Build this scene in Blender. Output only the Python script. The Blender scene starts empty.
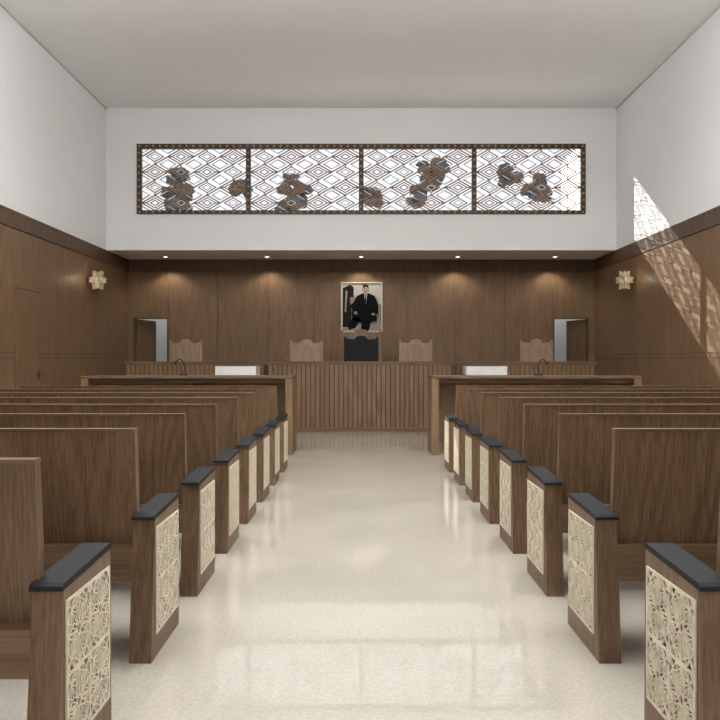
import bpy, bmesh, math, random
from mathutils import Vector, Matrix
random.seed(4)
S=bpy.context.scene
S.view_settings.view_transform='Standard'
S.view_settings.look='None'
D=bpy.data
# ---------------------------------------------------------------- materials
def newmat(name):
    m=D.materials.new(name); m.use_nodes=True
    nt=m.node_tree; b=nt.nodes['Principled BSDF']
    return m,nt,b
def plain(name,col,rough=.6,metal=0,emit=None,es=0,noise=0.0,nscale=20,spec=None):
    m,nt,b=newmat(name)
    b.inputs['Base Color'].default_value=(*col,1)
    b.inputs['Roughness'].default_value=rough
    b.inputs['Metallic'].default_value=metal
    if spec is not None: b.inputs['Specular IOR Level'].default_value=spec
    if emit:
        b.inputs['Emission Color'].default_value=(*emit,1)
        b.inputs['Emission Strength'].default_value=es
    if noise>0:
        tc=nt.nodes.new('ShaderNodeTexCoord'); n=nt.nodes.new('ShaderNodeTexNoise')
        n.inputs['Scale'].default_value=nscale; n.inputs['Detail'].default_value=5
        r=nt.nodes.new('ShaderNodeValToRGB')
        r.color_ramp.elements[0].position=.3; r.color_ramp.elements[1].position=.7
        r.color_ramp.elements[0].color=(*[c*(1-noise) for c in col],1)
        r.color_ramp.elements[1].color=(*[min(1,c*(1+noise)) for c in col],1)
        nt.links.new(tc.outputs['Object'],n.inputs['Vector'])
        nt.links.new(n.outputs['Fac'],r.inputs['Fac'])
        nt.links.new(r.outputs['Color'],b.inputs['Base Color'])
    return m
def wood(name,dark,light,axis='Z',rough=.42,rings=9.0,ringamt=.09,tone=.20):
    m,nt,b=newmat(name); N=nt.nodes; L=nt.links
    tc=N.new('ShaderNodeTexCoord'); oi=N.new('ShaderNodeObjectInfo')
    add=N.new('ShaderNodeVectorMath'); add.operation='MULTIPLY_ADD'
    comb=N.new('ShaderNodeCombineXYZ')
    mul=N.new('ShaderNodeMath'); mul.operation='MULTIPLY'; mul.inputs[1].default_value=37.0
    L.new(oi.outputs['Random'],mul.inputs[0])
    for i in range(3): L.new(mul.outputs[0],comb.inputs[i])
    L.new(tc.outputs['Object'],add.inputs[0]); add.inputs[1].default_value=(1,1,1)
    L.new(comb.outputs[0],add.inputs[2])
    def noise(scale,detail):
        mp=N.new('ShaderNodeMapping'); mp.inputs['Scale'].default_value=scale if axis=='Z' else (scale[2],scale[1],scale[0])
        L.new(add.outputs[0],mp.inputs['Vector'])
        n=N.new('ShaderNodeTexNoise'); n.inputs['Scale'].default_value=1.0; n.inputs['Detail'].default_value=detail
        L.new(mp.outputs[0],n.inputs['Vector']); return n
    n1=noise((3.2,3.2,.40),.6)
    m1=N.new('ShaderNodeMath'); m1.operation='MULTIPLY'; m1.inputs[1].default_value=rings*6.283
    L.new(n1.outputs['Fac'],m1.inputs[0])
    sn=N.new('ShaderNodeMath'); sn.operation='SINE'; L.new(m1.outputs[0],sn.inputs[0])
    n2=noise((110,110,2.5),4); n3=noise((5,5,.12),2)
    a=N.new('ShaderNodeMath'); a.operation='MULTIPLY_ADD'; a.inputs[1].default_value=ringamt
    L.new(sn.outputs[0],a.inputs[0]); L.new(n2.outputs['Fac'],a.inputs[2])
    c=N.new('ShaderNodeMath'); c.operation='MULTIPLY_ADD'; c.inputs[1].default_value=tone
    L.new(n3.outputs['Fac'],c.inputs[0]); L.new(a.outputs[0],c.inputs[2])
    r=N.new('ShaderNodeValToRGB')
    mid=.5+.5*tone
    r.color_ramp.elements[0].position=mid-.27; r.color_ramp.elements[1].position=mid+.27
    r.color_ramp.elements[0].color=(*dark,1); r.color_ramp.elements[1].color=(*light,1)
    L.new(c.outputs[0],r.inputs['Fac']); L.new(r.outputs['Color'],b.inputs['Base Color'])
    b.inputs['Roughness'].default_value=rough
    b.inputs['Specular IOR Level'].default_value=.3
    return m
M_wall_wood=wood('walnut_panelling',(.125,.072,.037),(.225,.138,.074),rough=.5,ringamt=.06)
M_wood=wood('walnut_pew',(.088,.051,.027),(.195,.121,.069),rings=15)
M_woodX=wood('walnut_long',(.094,.055,.029),(.19,.119,.068),'X',rings=9)
M_band=wood('walnut_dark_band',(.07,.040,.021),(.14,.084,.047),rough=.5)
M_bench=wood('oak_slats',(.140,.083,.045),(.245,.153,.087),rings=6)
M_chair=wood('oak_chair',(.24,.165,.10),(.37,.265,.175),rings=6)
M_gap=plain('shadow_gap_stain',(.07,.041,.023),.8,noise=.1)
M_white=plain('white_plaster',(.83,.832,.83),.85,noise=.01,nscale=3)
M_ceil=plain('ceiling_paint',(.88,.88,.875),.9,noise=.01,nscale=3)
M_trimgrey=plain('ceiling_trim_paint',(.55,.55,.54),.7,noise=.02)
M_cream=plain('carved_cream_wood',(.66,.59,.46),.8,noise=.06,nscale=60,spec=.2)
M_pad=plain('black_leather',(.014,.015,.018),.6,noise=.2,nscale=150,spec=.2)
M_brass=plain('pale_brass',(.40,.31,.20),.5,.0,noise=.06)
M_black=plain('black_metal',(.02,.02,.02),.4,.5,noise=.1)
M_frame=plain('window_dark_wood',(.045,.027,.015),.5,noise=.2,nscale=30)
M_lat=plain('window_lattice_wood',(.32,.20,.105),.6,noise=.15,nscale=30,spec=.1)
M_latw=plain('window_lattice_pale',(.60,.62,.64),.5,noise=.04,nscale=30)
M_stone=plain('white_stone',(.80,.80,.79),.4,noise=.03,nscale=8)
M_bulb=plain('bulb_glow',(1,.9,.7),.5,emit=(1,.88,.7),es=1.8)
M_glass=plain('lantern_glass',(.8,.72,.58),.3,emit=(1,.78,.5),es=.03)
M_glass.node_tree.nodes['Principled BSDF'].inputs['Transmission Weight'].default_value=.85
M_led=plain('downlight_glow',(1,1,1),.5,emit=(1,.9,.72),es=3)
M_leaf=plain('foliage',(.095,.100,.110),1.0,noise=.10,nscale=3,spec=0)
M_bark=plain('bark',(.10,.10,.105),.9,noise=.3,nscale=8)
M_ground=plain('outdoor_ground',(.2,.2,.2),.95,noise=.2,nscale=1)
def floor_mat():
    m,nt,b=newmat('polished_terrazzo'); N=nt.nodes; L=nt.links
    tc=N.new('ShaderNodeTexCoord')
    n=N.new('ShaderNodeTexNoise'); n.inputs['Scale'].default_value=55; n.inputs['Detail'].default_value=6; n.inputs['Roughness'].default_value=.8
    n2=N.new('ShaderNodeTexNoise'); n2.inputs['Scale'].default_value=1.3; n2.inputs['Detail'].default_value=7
    L.new(tc.outputs['Object'],n.inputs['Vector']); L.new(tc.outputs['Object'],n2.inputs['Vector'])
    r=N.new('ShaderNodeValToRGB'); e=r.color_ramp.elements
    e[0].position=.30; e[0].color=(.355,.322,.272,1); e[1].position=.64; e[1].color=(.485,.45,.395,1)
    a=N.new('ShaderNodeMath'); a.operation='MULTIPLY_ADD'; a.inputs[1].default_value=.3
    L.new(n2.outputs['Fac'],a.inputs[0])
    s=N.new('ShaderNodeMath'); s.operation='SUBTRACT'; s.inputs[1].default_value=.15
    L.new(n.outputs['Fac'],s.inputs[0]); L.new(s.outputs[0],a.inputs[2])
    L.new(a.outputs[0],r.inputs['Fac']); L.new(r.outputs['Color'],b.inputs['Base Color'])
    b.inputs['Roughness'].default_value=.03
    b.inputs['Specular IOR Level'].default_value=1.0
    return m
M_floor=floor_mat()
# ---------------------------------------------------------------- helpers
def link(o,parent=None):
    S.collection.objects.link(o)
    if parent: o.parent=parent
    return o
def hexa(bm,P,mi=0):
    v=[bm.verts.new(p) for p in P]
    for f in ((3,2,1,0),(4,5,6,7),(0,1,5,4),(1,2,6,5),(2,3,7,6),(3,0,4,7)):
        fc=bm.faces.new([v[i] for i in f]); fc.material_index=mi
def box(bm,x0,x1,y0,y1,z0,z1,mi=0):
    if x0>x1:x0,x1=x1,x0
    if y0>y1:y0,y1=y1,y0
    if z0>z1:z0,z1=z1,z0
    hexa(bm,[(x0,y0,z0),(x1,y0,z0),(x1,y1,z0),(x0,y1,z0),(x0,y0,z1),(x1,y0,z1),(x1,y1,z1),(x0,y1,z1)],mi)
def prism(bm,pts,axis,a,b,mi=0):
    def P(p,t): return (t,p[0],p[1]) if axis=='X' else ((p[0],t,p[1]) if axis=='Y' else (p[0],p[1],t))
    A=[bm.verts.new(P(p,a)) for p in pts]; B=[bm.verts.new(P(p,b)) for p in pts]
    n=len(pts); fs=[bm.faces.new(A),bm.faces.new(B[::-1])]
    for i in range(n): fs.append(bm.faces.new([A[i],B[i],B[(i+1)%n],A[(i+1)%n]]))
    for f in fs: f.material_index=mi
def mesh(name,bm,mats,parent=None,bevel=0,smooth=False):
    bmesh.ops.recalc_face_normals(bm,faces=bm.faces)
    me=D.meshes.new(name); bm.to_mesh(me); bm.free()
    for m in mats: me.materials.append(m)
    if smooth:
        for p in me.polygons: p.use_smooth=True
    o=D.objects.new(name,me); link(o,parent)
    if bevel:
        b=o.modifiers.new('bevel','BEVEL'); b.width=bevel; b.segments=2; b.limit_method='ANGLE'
    return o
def strip2(bm,p,q,w,put,mi):
    p=Vector(p);q=Vector(q);d=(q-p)
    if d.length<1e-6:return
    d.normalize(); n=Vector((-d.y,d.x))*w/2; e=d*w*.35
    c=[p-e-n,q+e-n,q+e+n,p-e+n]
    hexa(bm,[put(v.x,v.y,0) for v in c]+[put(v.x,v.y,1) for v in c],mi)
W=4.95; YB=15.5; YU=14.17; ZC=6.19; ZP=3.43; YR=-4.0
# ---------------------------------------------------------------- shell
bm=bmesh.new(); box(bm,-W-.3,W+.3,YR-.3,18.2,-.2,0); mesh('floor',bm,[M_floor])
bm=bmesh.new(); box(bm,-W-.3,W+.3,YR-.3,YU+.12,ZC,ZC+.2); mesh('ceiling',bm,[M_ceil])
bm=bmesh.new(); box(bm,-W-.3,W+.3,YR-.3,YR,0,ZC); mesh('wall_rear',bm,[M_white])
for sx,nm in ((-1,'left'),(1,'right')):
    bm=bmesh.new(); box(bm,sx*(W+.03),sx*(W+.3),YR,18.2,0,ZC)
    box(bm,sx*(W),sx*(W+.03),YR,YU+.12,ZP,ZC)
    w=mesh('wall_'+nm,bm,[M_white])
    bm=bmesh.new()
    box(bm,sx*(W+.015),sx*(W+.03),YR,YB,0,ZP,1)
    y=YR; pw=1.22
    edges=[]
    while y<YB-.01:
        y2=min(y+pw,YB); edges.append((y,y2)); y=y2
    for (a,b_) in edges:
        for z0,z1 in ((0.0,1.325),(1.333,1.40),(1.408,ZP-.26)):
            box(bm,sx*W,sx*(W+.016),a+.002,b_-.002,z0,z1,0)
    box(bm,sx*(W-.012),sx*(W+.016),YR,YB,ZP-.25,ZP,2)
    mesh('wood_panelling_'+nm,bm,[M_wall_wood,M_gap,M_band],w)
    bm=bmesh.new(); box(bm,sx*(W-.012),sx*W,YR,YU,ZC-.035,ZC); mesh('trim_ceiling_'+nm,bm,[M_trimgrey])
    bm=bmesh.new(); y=YR+.1
    while y<YB-.1:
        box(bm,sx*(W-.016),sx*(W-.012),y,y+.05,ZP-.05,ZP-.03,0); y+=.16
    mesh('frieze_notches_'+nm,bm,[M_gap],w)
def flush_door(name,sx,a,b_,h):
    bm=bmesh.new(); g=.016
    box(bm,sx*(W-.010),sx*(W-.001),a,b_,0,h,0)
    for (p,q,r,s) in ((a-g,a,0,h+g),(b_,b_+g,0,h+g),(a,b_,h,h+g)):
        box(bm,sx*(W-.004),sx*(W-.001),p,q,r,s,1)
    box(bm,sx*(W-.018),sx*(W-.01),b_-.09,b_-.06,1.0,1.15,2)
    box(bm,sx*(W-.05),sx*(W-.018),b_-.085,b_-.065,1.07,1.09,2)
    box(bm,sx*(W-.05),sx*(W-.038),b_-.19,b_-.065,1.07,1.09,2)
    mesh(name,bm,[M_wall_wood,M_gap,M_black],None)
flush_door('door_1',-1,10.44,11.26,2.33)
bm=bmesh.new()
OD=((-4.84,-4.10),(4.08,4.84)); DH=2.20
xs=[-W-.03,OD[0][0],OD[0][1],OD[1][0],OD[1][1],W+.03]
for i in (0,2,4): box(bm,xs[i],xs[i+1],YB+.02,YB+.2,0,3.6,0)
for i in (1,3): box(bm,xs[i],xs[i+1],YB+.02,YB+.2,DH,3.6,0)
wb=mesh('wall_back',bm,[M_gap])
bm=bmesh.new()
seams=[-4.95,-4.84,-4.10,-3.05,-1.98,-.99,0,.99,1.98,3.05,4.08,4.84,4.95]
for i in range(len(seams)-1):
    a,b_=seams[i],seams[i+1]
    z0=DH if i in (1,10) else 0
    if a>=-4.11 and b_<=4.1 :
        box(bm,a+.004,b_-.004,YB,YB+.02,0,ZP-.27,0)
    else: box(bm,a,b_,YB,YB+.02,z0,ZP-.27,0)
box(bm,-W,W,YB-.012,YB+.02,ZP-.26,ZP,1)
mesh('wood_panelling_back',bm,[M_wall_wood,M_band],wb)
bm=bmesh.new()
box(bm,-W-.03,W+.03,17.6,17.8,0,3.6,0); box(bm,-W-.03,W+.03,YB+.2,17.8,3.43,3.6,0)
mesh('wall_corridor',bm,[M_white])
for k,(a,b_) in enumerate(OD):
    sx=-1 if k==0 else 1
    e=D.objects.new('door_%d'%(k+2),None); link(e)
    bm=bmesh.new(); t=.022
    box(bm,a,a+t,YB-.01,YB+.2,0,DH); box(bm,b_-t,b_,YB-.01,YB+.2,0,DH); box(bm,a,b_,YB-.01,YB+.2,DH-t,DH)
    mesh('door_frame',bm,[M_band],e)
    bm=bmesh.new(); box(bm,0,.69,-.02,.02,0.01,DH-.03); 
    box(bm,.60,.64,-.06,.06,1.0,1.12,1)
    leaf=mesh('door_leaf',bm,[M_wall_wood,M_black],e)
    leaf.location=((a+.03) if sx<0 else (b_-.03),YB+.14,0)
    ang=math.radians(72)
    leaf.rotation_euler=(0,0,ang if sx<0 else math.pi-ang)
WX0,WX1,WZ0,WZ1=-4.35,4.35,4.13,5.49
bm=bmesh.new(); T=.12
box(bm,-W-.03,WX0,YU,YU+T,ZP,ZC); box(bm,WX1,W+.03,YU,YU+T,ZP,ZC)
box(bm,WX0,WX1,YU,YU+T,ZP,WZ0); box(bm,WX0,WX1,YU,YU+T,WZ1,ZC)
mesh('wall_front_upper',bm,[M_white])
bm=bmesh.new(); box(bm,-W-.03,W+.03,YU+T,YB+.2,ZP,3.6)
sof=mesh('ceiling_soffit',bm,[M_ceil])
# window
win=D.objects.new('window_1',None); link(win)
bm=bmesh.new(); fw=.09; y0,y1=YU-.03,YU+.05
box(bm,WX0,WX1,y0,y1,WZ0,WZ0+fw*.8,0); box(bm,WX0,WX1,y0,y1,WZ1-fw,WZ1,0)
pan=[WX0+fw]; mull=.09
for c in (-2.19,0,2.19): pan+= [c-mull/2,c+mull/2]
pan+=[WX1-fw]
box(bm,WX0,WX0+fw,y0,y1,WZ0+fw*.8,WZ1-fw,0); box(bm,WX1-fw,WX1,y0,y1,WZ0+fw*.8,WZ1-fw,0)
for i in (1,3,5): box(bm,pan[i],pan[i+1],y0,y1,WZ0+fw*.8,WZ1-fw,0)
mesh('window_frame',bm,[M_frame],win)
bm=bmesh.new()
def stud(x,z,r):
    ps=[(x-r,z),(x,z-r),(x+r,z),(x,z+r)]
    prism(bm,ps,'Y',y0-.014,y0,0)
x=WX0+.06
while x<WX1-.03:
    stud(x,WZ0+fw*.4,.026); stud(x,WZ1-fw*.5,.03); x+=.13
z=WZ0+.14
while z<WZ1-.1:
    for xx in (WX0+fw/2,WX1-fw/2,-2.19,0,2.19): stud(xx,z,.03)
    z+=.13
mesh('frame_studs',bm,[M_lat],win)
bm=bmesh.new()
zl0,zl1=WZ0+fw*.8,WZ1-fw
put=lambda u,v,d:(u,YU+.005+.009*d,v)
for i in (0,2,4,6):
    a,b_=pan[i],pan[i+1]; nx=4; nz=4
    tw=(b_-a)/nx; th=(zl1-zl0)/nz
    def seg(p,q,w,mi=0): strip2(bm,p,q,w,put,mi)
    for ix in range(nx):
        for iz in range(nz):
            cx=a+tw*(ix+.5); cz=zl0+th*(iz+.5)
            big=(ix+iz)%2==0
            for s_,wd,mi in ((1.0,.024,0),(.66,.020,0 ),(.34,.018,0 if big else 1)):
                hx,hz=tw/2*s_,th/2*s_
                P=[(cx-hx,cz),(cx,cz-hz),(cx+hx,cz),(cx,cz+hz)]
                for k in range(4):
                    if s_==1.0 and not big and k in (0,2):
                        continue
                    seg(P[k],P[(k+1)%4],wd,mi)
            for ax in (-1,1):
                for az in (-1,1):
                    s_=.60
                    kx=cx+ax*tw/2; kz=cz+az*th/2
                    seg((kx-ax*tw/2*s_,kz),(kx,kz-az*th/2*s_),.018,0 if big else 1)
            if big:
                seg((cx-tw/2,cz),(cx-tw/2*.66,cz),.02); seg((cx+tw/2*.66,cz),(cx+tw/2,cz),.02)
            else:
                seg((cx,cz-th/2),(cx,cz-th/2*.66),.02); seg((cx,cz+th/2*.66),(cx,cz+th/2),.02)
mesh('lattice_screen',bm,[M_lat,M_latw],win)
for x in (-4.02,-1.93,0,1.98,3.98):
    e=D.objects.new('recessed_downlight',None); link(e); e.location=(x,15.0,ZP)
    bm=bmesh.new()
    bmesh.ops.create_cone(bm,cap_ends=True,segments=24,radius1=.065,radius2=.065,depth=.012,matrix=Matrix.Translation((0,0,-.006)))
    mesh('housing_ring',bm,[M_stone],e)
    bm=bmesh.new()
    bmesh.ops.create_cone(bm,cap_ends=True,segments=24,radius1=.035,radius2=.035,depth=.006,matrix=Matrix.Translation((0,0,-.0155)))
    mesh('lamp_disc',bm,[M_led],e)
    l=D.lights.new('spot','SPOT'); l.energy=28; l.spot_size=math.radians(124); l.spot_blend=.5; l.color=(1,.90,.76); l.shadow_soft_size=.04
    lo=D.objects.new('spot',l); link(lo,e); lo.location=(0,0.2,-.05); lo.rotation_euler=(math.radians(-6),0,0)
# ---------------------------------------------------------------- faceted wall lanterns
def lantern(sx):
    e=D.objects.new('wall_lantern',None); link(e); e.location=(sx*(W-.20),13.17,2.74)
    bm=bmesh.new(); bmesh.ops.create_icosphere(bm,subdivisions=1,radius=.12)
    faces=list(bm.faces)
    res=bmesh.ops.poke(bm,faces=faces)
    for v in res['verts']: v.co=v.co.normalized()*.185
    for v in bm.verts: v.co.z*=1.15; v.co.x*=.9; v.co.y*=.9
    E=[(ed.verts[0].co.copy(),ed.verts[1].co.copy()) for ed in bm.edges]
    bmesh.ops.recalc_face_normals(bm,faces=bm.faces)
    mesh('glass_facets',bm,[M_glass],e)
    bm=bmesh.new()
    for p,q in E:
        d=q-p; m=Matrix.Translation((p+q)/2)@d.to_track_quat('Z','Y').to_matrix().to_4x4()
        bmesh.ops.create_cone(bm,cap_ends=True,segments=5,radius1=.0038,radius2=.0038,depth=d.length,matrix=m)
    mesh('brass_cage',bm,[M_brass],e)
    bm=bmesh.new(); bmesh.ops.create_uvsphere(bm,u_segments=12,v_segments=8,radius=.026)
    mesh('bulb',bm,[M_bulb],e)
    bm=bmesh.new(); box(bm,sx*.19,sx*.20,-.03,.03,-.05,.05); box(bm,sx*.13,sx*.195,-.008,.008,-.008,.008)
    mesh('wall_bracket',bm,[M_band],e)
    l=D.lights.new('glow','POINT'); l.energy=1.5; l.color=(1,.86,.66); l.shadow_soft_size=.03
    lo=D.objects.new('glow',l); link(lo,e); lo.location=(0,-.26,.0)
lantern(-1); lantern(1)
# ---------------------------------------------------------------- pews
def pew_mesh(s,Ln=3.15):
    bm=bmesh.new()
    X=lambda x:s*x
    H=.615
    for xo in (0,Ln-.095):
        prism(bm,[(-.01,0),(.47,0),(.46,H+.01),(.05,H-.012)],'X',X(xo),X(xo+.095),0)
        prism(bm,[(.030,H-.010),(.032,H+.004),(.048,H+.012),(.45,H+.032),(.466,H+.025),(.466,H+.011)],'X',X(xo-.003),X(xo+.098),2)
    def lean(x0,x1,za,zb,ya,th,mi):
        sl=lambda z:.10-(z-.36)*.085
        hexa(bm,[(X(x0),sl(za)+ya,za),(X(x1),sl(za)+ya,za),(X(x1),sl(za)+ya+th,za),(X(x0),sl(za)+ya+th,za),
                 (X(x0),sl(zb)+ya,zb),(X(x1),sl(zb)+ya,zb),(X(x1),sl(zb)+ya+th,zb),(X(x0),sl(zb)+ya+th,zb)],mi)
    lean(.088,Ln-.088,.36,.988,0,.035,0)
    lean(.086,.116,.36,.988,-.004,.043,0)
    lean(Ln-.116,Ln-.086,.36,.988,-.004,.043,0)
    lean(.085,Ln-.085,.988,1.0,-.006,.048,1)
    box(bm,X(.095),X(Ln-.095),.05,.46,.45,.49,1)
    box(bm,X(.095),X(Ln-.095),.035,.07,.34,.489,1)
    box(bm,X(.095),X(Ln-.095),.40,.43,.35,.45,1)
    for xm in (Ln/3,2*Ln/3):
        box(bm,X(xm-.025),X(xm+.025),.08,.40,0,.45,0)
    def panel(xf,dirn):
        ya,yb,za,zb=.062,.432,.105,.565
        put=lambda u,v,d:(X(xf+dirn*(.001+.006*d)),u,v)
        def bar(p,q,w): strip2(bm,p,q,w,put,3)
        cw=(yb-ya)/2; ch=(zb-za)/2
        for u in (ya,ya+cw,yb): bar((u,za),(u,zb),.008)
        for v in (za,za+ch,zb): bar((ya,v),(yb,v),.008)
        for i in range(2):
            for j in range(2):
                cx=ya+cw*(i+.5); cy=za+ch*(j+.5); A=cw/2*.97; B=ch/2*.97
                P=lambda r,k:(cx+A*r*math.cos(k),cy+B*r*math.sin(k))
                M=8; h=math.pi/M
                for k in range(M):
                    t=2*math.pi*k/M
                    bar(P(1.05,t+h),P(1.05,t+3*h),.0055)
                    # long pointed petals radiating from a small central star
                    bar(P(.22,t),P(.22,t+4*h),.0045)
                    bar(P(.22,t),P(.60,t+h*.75),.0048); bar(P(.22,t),P(.60,t-h*.75),.0048)
                    bar(P(.60,t+h*.75),P(.95,t),.0048); bar(P(.60,t-h*.75),P(.95,t),.0048)
                    bar(P(.60,t+h*.75),P(.60,t+h*1.25),.0048)
                    bar(P(.60,t+h),P(1.05,t+h),.0045)
                    bar(P(.80,t+h),P(.95,t),.0042); bar(P(.80,t+h),P(.95,t+2*h),.0042)
                    bar(P(.34,t),P(.78,t),.0038)
                for sx in (-1,1):
                    for sz in (-1,1):
                        c=(cx+sx*cw/2,cy+sz*ch/2)
                        bar((cx+sx*A*.72,cy+sz*B*.72),c,.0055)
                        bar((cx+sx*cw/2,cy+sz*ch/2*.70),(cx+sx*cw/2*.70,cy+sz*ch/2),.005)
    panel(0,-1)
    bmesh.ops.recalc_face_normals(bm,faces=bm.faces)
    me=D.meshes.new('courtroom_pew'); bm.to_mesh(me); bm.free()
    for m in (M_wood,M_woodX,M_pad,M_cream): me.materials.append(m)
    return me
PL=pew_mesh(-1); PR=pew_mesh(1)
for r in range(8):
    y=3.135+.885*(r-1) if r else 2.16
    o=D.objects.new('courtroom_pew',PL); o.location=(-.90,y,0); link(o)
    o=D.objects.new('courtroom_pew',PR); o.location=(1.02,y,0); link(o)
# ---------------------------------------------------------------- counsel desks
def mic(parent,x,y,z,s):
    c=D.curves.new('gooseneck','CURVE'); c.dimensions='3D'; c.bevel_depth=.008
    sp=c.splines.new('BEZIER'); sp.bezier_points.add(3)
    for bp,co in zip(sp.bezier_points,[(0,0,.03),(s*.0,0,.15),(-s*.06,-.01,.23),(-s*.12,-.02,.18)]):
        bp.co=co; bp.handle_left_type=bp.handle_right_type='AUTO'
    o=D.objects.new('gooseneck',c); c.materials.append(M_black); link(o,parent)
    bm=bmesh.new()
    bmesh.ops.create_cone(bm,cap_ends=True,segments=20,radius1=.06,radius2=.05,depth=.03,matrix=Matrix.Translation((0,0,.015)))
    bmesh.ops.create_uvsphere(bm,u_segments=12,v_segments=8,radius=.02,matrix=Matrix.Translation((-s*.12,-.02,.175)))
    mesh('base_and_capsule',bm,[M_black],parent)
    parent.location=(x,y,z)
for sx,xi in ((-1,.94),(1,.965)):
    bm=bmesh.new(); X=lambda x:sx*x; xo=3.84; zt=1.08; y0,y1=9.98,10.62
    box(bm,X(xi),X(xo),y0,y1,zt-.035,zt,1)
    for (a,b_) in ((xi,xi+.10),(xo-.10,xo)):
        box(bm,X(a),X(b_),y0+.01,y1-.01,0,zt-.036,0)
    box(bm,X(xi+.1),X(xo-.1),y1-.20,y1-.16,.12,zt-.036,0)
    box(bm,X(xi+.1),X(xo-.1),y0+.08,y0+.11,zt-.10,zt-.036,1)
    box(bm,X(2.33),X(2.37),y0+.12,y1-.2,0,zt-.036,0)
    mesh('counsel_desk',bm,[M_bench,M_woodX],bevel=.004)
    e=D.objects.new('gooseneck_microphone',None); link(e); mic(e,sx*2.50,10.3,zt,-sx)
# ---------------------------------------------------------------- judges' bench
bm=bmesh.new()
box(bm,-4.9,4.9,13.9,YB-.03,0,.35); mesh('dais_platform',bm,[M_woodX])
bm=bmesh.new()
def slats(x0,x1,y,z0,z1,p=.085,w=.066,d=.014):
    x=x0+.02
    while x+w<x1: box(bm,x,x+w,y-d,y,z0,z1,1); x+=p
def carc(x0,x1,ya,yb,zt,plinth=.08):
    box(bm,x0,x1,ya,ya+.05,0,zt-.05,0)
    box(bm,x0,x0+.05,ya+.05,yb,0,zt-.05,0); box(bm,x1-.05,x1,ya+.05,yb,0,zt-.05,0)
    box(bm,x0-.02,x1+.02,ya-.03,yb,zt-.04,zt,2)
    slats(x0,x1,ya,plinth,zt-.07)
    box(bm,x0,x1,ya-.022,ya,0,plinth,2); box(bm,x0,x1,ya-.022,ya,zt-.07,zt-.04,2)
carc(-1.69,1.70,13.2,13.85,1.275)
carc(-4.34,-1.72,13.45,13.88,1.275)
carc(1.73,4.34,13.45,13.88,1.275)
mesh('judges_bench',bm,[M_gap,M_bench,M_woodX])
for sx in (-1,1):
    bm=bmesh.new(); X=lambda x:sx*x
    x0,x1=1.84,2.55; ya,yb=12.75,13.25
    box(bm,X(x0),X(x1),ya,ya+.04,.75,1.19,0)
    box(bm,X(x0),X(x0+.04),ya+.04,yb,.75,1.19,0); box(bm,X(x1-.04),X(x1),ya+.04,yb,.75,1.19,0)
    box(bm,X(x0-.02),X(x1+.02),ya-.02,yb+.0,.70,.75,1)
    for a in (x0,x1-.06): box(bm,X(a),X(a+.06),ya,yb,0,.70,1)
    box(bm,X(x0+.06),X(x1-.06),ya+.02,ya+.05,.1,.70,1)
    mesh('clerk_desk',bm,[M_stone,M_bench])
# ---------------------------------------------------------------- chairs
def chair(x,y,w,h,mat,cushion):
    e=D.objects.new('judge_chair',None); link(e); e.location=(x,y,.35)
    bm=bmesh.new(); hw=w/2
    o=[(-hw,.42),(-hw,h-.16),(-hw*.99,h-.03),(-hw*.93,h-.015),(-hw*.84,h-.07),(-hw*.5,h-.085)]
    for k in range(9):
        a=math.pi-(k)*math.pi/8
        o.append((hw*.36*math.cos(a),h-.075+.075*math.sin(a)))
    o+=[(-p[0],p[1]) for p in o[:6][::-1]]
    prism(bm,o,'Y',.25,.30,0)
    prism(bm,[(p[0]*.84,.45+(p[1]-.45)*.88) for p in o],'Y',.20,.249,1)
    prism(bm,[(p[0]*.84,.45+(p[1]-.45)*.88) for p in o],'Y',.301,.31,1)
    for sx in (-1,1):
        box(bm,sx*hw,sx*(hw-.05),-.26,-.21,0,.66,0)
        box(bm,sx*hw,sx*(hw-.05),.25,.30,0,.45,0)
        box(bm,sx*(hw+.005),sx*(hw-.06),-.28,.25,.66,.70,0)
    box(bm,-hw+.03,hw-.03,-.27,.25,.36,.42,0)
    box(bm,-hw+.05,hw-.05,-.26,.24,.421,.49,1)
    mesh('carved_frame',bm,[mat,cushion],e,bevel=.006)
for x in (-3.50,-1.09,1.09,3.50): chair(x,14.3,.66,1.37,M_chair,M_chair)
chair(0,14.35,.82,1.57,M_bench,M_pad)
# ---------------------------------------------------------------- portrait
e=D.objects.new('framed_portrait',None); link(e); e.location=(.01,YB-.013,2.42)
pc={}
def pm(n,c): pc[n]=plain('portrait_'+n,c,.9,noise=.08,nscale=30,spec=.05)
for n,c in (('bg',(.46,.44,.40)),('wall',(.20,.17,.14)),('dark',(.022,.018,.016)),('suit',(.009,.009,.011)),('skin',(.36,.25,.19)),
            ('gold',(.34,.28,.19)),('hair',(.010,.009,.008)),('shirt',(.5,.5,.52)),('red',(.08,.045,.035)),('rug',(.30,.27,.23)),('frame',(.60,.57,.50))): pm(n,c)
keys=list(pc); bm=bmesh.new()
PS=[1,0,0]
def poly(pts,layer,key):
    a=-.004-.0015*layer
    prism(bm,[(p[0]*PS[0]+PS[1],p[1]*PS[0]+PS[2]) for p in pts],'Y',a,a-.0014,keys.index(key))
def ell(cx,cz,rx,rz,layer,key,n=20): poly([(cx+rx*math.cos(2*math.pi*k/n),cz+rz*math.sin(2*math.pi*k/n)) for k in range(n)],layer,key)
w2,h2=.44,.53
box(bm,-w2+.02,w2-.02,-.004,.012,-h2+.02,h2-.02,keys.index('bg'))
for q in ((-w2,w2,-h2,-h2+.022),(-w2,w2,h2-.022,h2),(-w2,-w2+.022,-h2+.022,h2-.022),(w2-.022,w2,-h2+.022,h2-.022)):
    box(bm,q[0],q[1],-.03,.012,q[2],q[3],keys.index('frame'))
poly([(-.41,-.50),(.41,-.50),(.41,-.36),(-.41,-.36)],0,'rug')
poly([(-.18,-.36),(.41,-.36),(.41,.06),(-.18,.06)],0,'wall')
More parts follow.
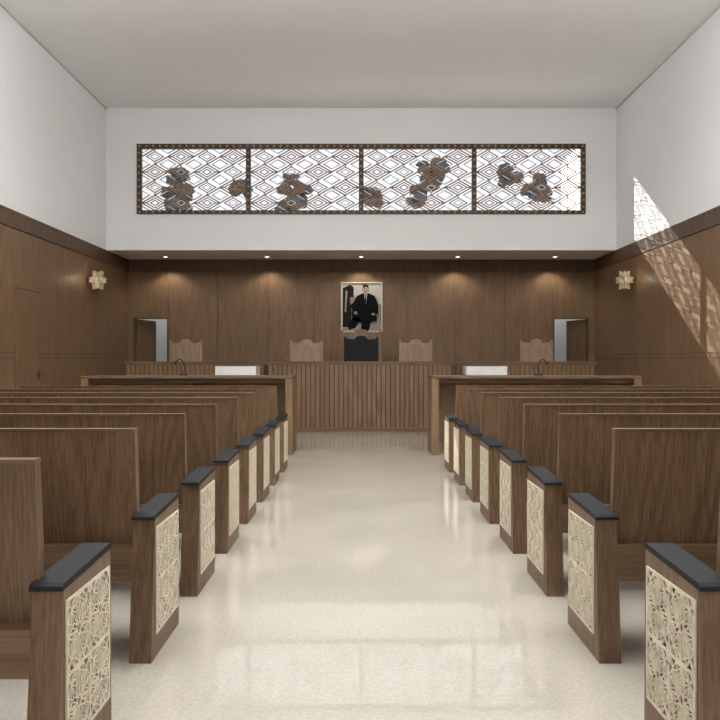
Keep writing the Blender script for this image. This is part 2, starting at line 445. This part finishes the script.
poly([(-.40,-.42),(-.20,-.42),(-.17,.05),(-.17,.42),(-.24,.48),(-.40,.40)],1,'dark')
poly([(-.36,-.1),(-.33,-.1),(-.30,.34),(-.34,.36)],2,'gold')
poly([(-.24,.05),(-.19,.1),(-.19,.22),(-.25,.2)],2,'skin')
PS[:]=[1.12,.0,.02]
poly([(-.17,-.20),(.31,-.20),(.32,.14),(.24,.20),(.07,.23),(-.10,.20),(-.18,.14)],2,'gold')
poly([(-.13,-.15),(.27,-.15),(.27,.15),(-.13,.15)],3,'red')
poly([(-.20,-.46),(-.16,-.46),(-.14,-.05),(-.19,-.02)],3,'gold'); poly([(.30,-.46),(.34,-.46),(.34,-.02),(.29,-.05)],3,'gold')
poly([(-.19,-.20),(.33,-.20),(.33,-.14),(-.19,-.14)],3,'gold')
poly([(-.08,.20),(.02,.245),(.13,.245),(.24,.20),(.31,.05),(.32,-.13),(.25,-.17),(.26,-.24),(-.14,-.24),(-.12,-.12),(-.18,-.10),(-.19,.02)],4,'suit')
poly([(-.19,-.10),(.08,-.10),(.28,-.13),(.29,-.28),(.17,-.31),(.15,-.42),(.12,-.47),(-.02,-.47),(.0,-.32),(-.16,-.27)],5,'suit')
poly([(-.17,-.20),(-.01,-.24),(-.12,-.41),(-.24,-.45),(-.26,-.40)],5,'suit')
poly([(.045,.245),(.105,.245),(.085,.06),(.07,.06)],5,'shirt'); poly([(.068,.235),(.083,.235),(.088,.08),(.076,.06),(.064,.08)],6,'dark')
ell(.075,.315,.060,.078,6,'skin'); poly([(.05,.235),(.10,.235),(.10,.28),(.05,.28)],5,'skin')
poly([(.014,.325),(.022,.385),(.055,.41),(.10,.405),(.132,.375),(.136,.325),(.114,.355),(.075,.37),(.035,.352)],7,'hair')
ell(.056,.325,.008,.005,7,'hair',8); ell(.096,.325,.008,.005,7,'hair',8); poly([(.06,.278),(.09,.278),(.088,.284),(.062,.284)],7,'red')
poly([(.07,.295),(.08,.295),(.076,.318)],7,'gold')
ell(.014,.315,.008,.016,5,'skin',10); ell(.136,.315,.008,.016,5,'skin',10)
ell(-.12,-.12,.038,.024,7,'skin',12); ell(.22,-.15,.038,.024,7,'skin',12)
for k in range(4):
    poly([(-.145+k*.016,-.155),(-.135+k*.016,-.155),(-.13+k*.016,-.13),(-.142+k*.016,-.13)],7,'skin')
mesh('portrait_picture',bm,[pc[k] for k in keys],e)
# ---------------------------------------------------------------- exterior
bm=bmesh.new(); box(bm,-40,40,18.3,60,-.4,-.2); mesh('ground',bm,[M_ground])
def tree(x,y,clumps):
    e=D.objects.new('tree',None); link(e); e.location=(x,y,-.2)
    bm=bmesh.new()
    bmesh.ops.create_cone(bm,cap_ends=True,segments=10,radius1=.16,radius2=.08,depth=5.4,matrix=Matrix.Translation((0,0,2.7)))
    mesh('trunk',bm,[M_bark],e)
    bm=bmesh.new()
    for (dx,z,r) in [(0,5.2,.55)]+list(clumps):
        for k in range(22):
            v=Vector((random.uniform(-1,1)*1.15,random.uniform(-1,1),random.uniform(-1,1)))*r*.62
            mtx=Matrix.Translation(Vector((dx,0,z+.2))+v)@Matrix.Diagonal((random.uniform(.8,1.3),1,random.uniform(.5,1),1))
            bmesh.ops.create_icosphere(bm,subdivisions=2,radius=r*random.uniform(.22,.44),matrix=mtx)
    for v in bm.verts: v.co+=Vector((random.uniform(-1,1),random.uniform(-1,1),random.uniform(-1,1)))*.035
    mesh('foliage',bm,[M_leaf],e)
tree(-5.6,22,((0,6.15,.52),(.1,6.8,.34)))
tree(-3.7,22.4,((0,6.6,.36),))
tree(-2.0,22,((0,6.15,.56),(-.1,6.7,.25)))
tree(.3,22,((0,6.2,.42),))
tree(2.1,22,((.1,6.9,.50),(-.5,6.25,.38)))
tree(4.6,22.2,((-.1,6.9,.42),(.75,6.5,.46)))
# ---------------------------------------------------------------- lights
sun=D.lights.new('sun','SUN'); sun.energy=10; sun.angle=math.radians(.4); sun.color=(1,.98,.95)
so=D.objects.new('sun',sun); link(so); so.rotation_euler=Vector((.64,-.84,-.65)).to_track_quat('-Z','Y').to_euler(); so.location=(-8,26,18)
def area(name,loc,sx,sy,e,rot=(0,0,0),col=(1,.995,.985)):
    l=D.lights.new(name,'AREA'); l.shape='RECTANGLE'; l.size=sx; l.size_y=sy; l.energy=e; l.color=col
    o=D.objects.new(name,l); link(o); o.location=loc; o.rotation_euler=rot; return o
area('overhead_fill',(0,7.2,ZC-.03),7,4,200)  # added overhead fill, out of view, no fixture modelled
area('overhead_fill',(0,0.0,ZC-.03),6,4,30)  # second added overhead fill, above the camera end
area('rear_fill',(0,YR+.05,3.6),8,3.5,205,(math.radians(100),0,0))  # added fill from behind the camera; the rear wall has no window
for x in (-2.4,2.4):
    e=D.objects.new('fill_uplight',None); link(e); e.location=(x,4.6,4.75)  # invented hanging fixture, out of view, added to brighten the ceiling
    bm=bmesh.new(); box(bm,-.12,.12,-1.5,1.5,-.06,0); box(bm,-.12,-.10,-1.5,1.5,0,.05); box(bm,.10,.12,-1.5,1.5,0,.05)
    for yy in (-1.2,1.2): box(bm,-.006,.006,yy-.006,yy+.006,0,ZC-4.75)
    mesh('fill_uplight_trough',bm,[M_stone],e)
    l=D.lights.new('fill_uplight_area','AREA'); l.shape='RECTANGLE'; l.size=.18; l.size_y=2.9; l.energy=460; l.color=(1,.998,.992)  # upward area light, the ceiling fill itself
    o=D.objects.new('fill_uplight_area',l); link(o,e); o.location=(0,0,.052); o.rotation_euler=(math.pi,0,0)
area('corridor_light',(-4.0,16.9,3.4),1.2,.8,14); area('corridor_light',(4.0,16.9,3.4),1.2,.8,14)
wd=D.worlds.new('World'); S.world=wd; wd.use_nodes=True
bg=wd.node_tree.nodes['Background']; bg.inputs['Color'].default_value=(.93,.96,1,1); bg.inputs['Strength'].default_value=1.05
# ---------------------------------------------------------------- camera
cam=D.cameras.new('camera'); cam.sensor_width=36; cam.lens=36*730/720; cam.shift_x=-1.2/720
co=D.objects.new('camera',cam); link(co); co.location=(0,0,1.3); co.rotation_euler=(math.radians(90),0,0)
S.camera=co
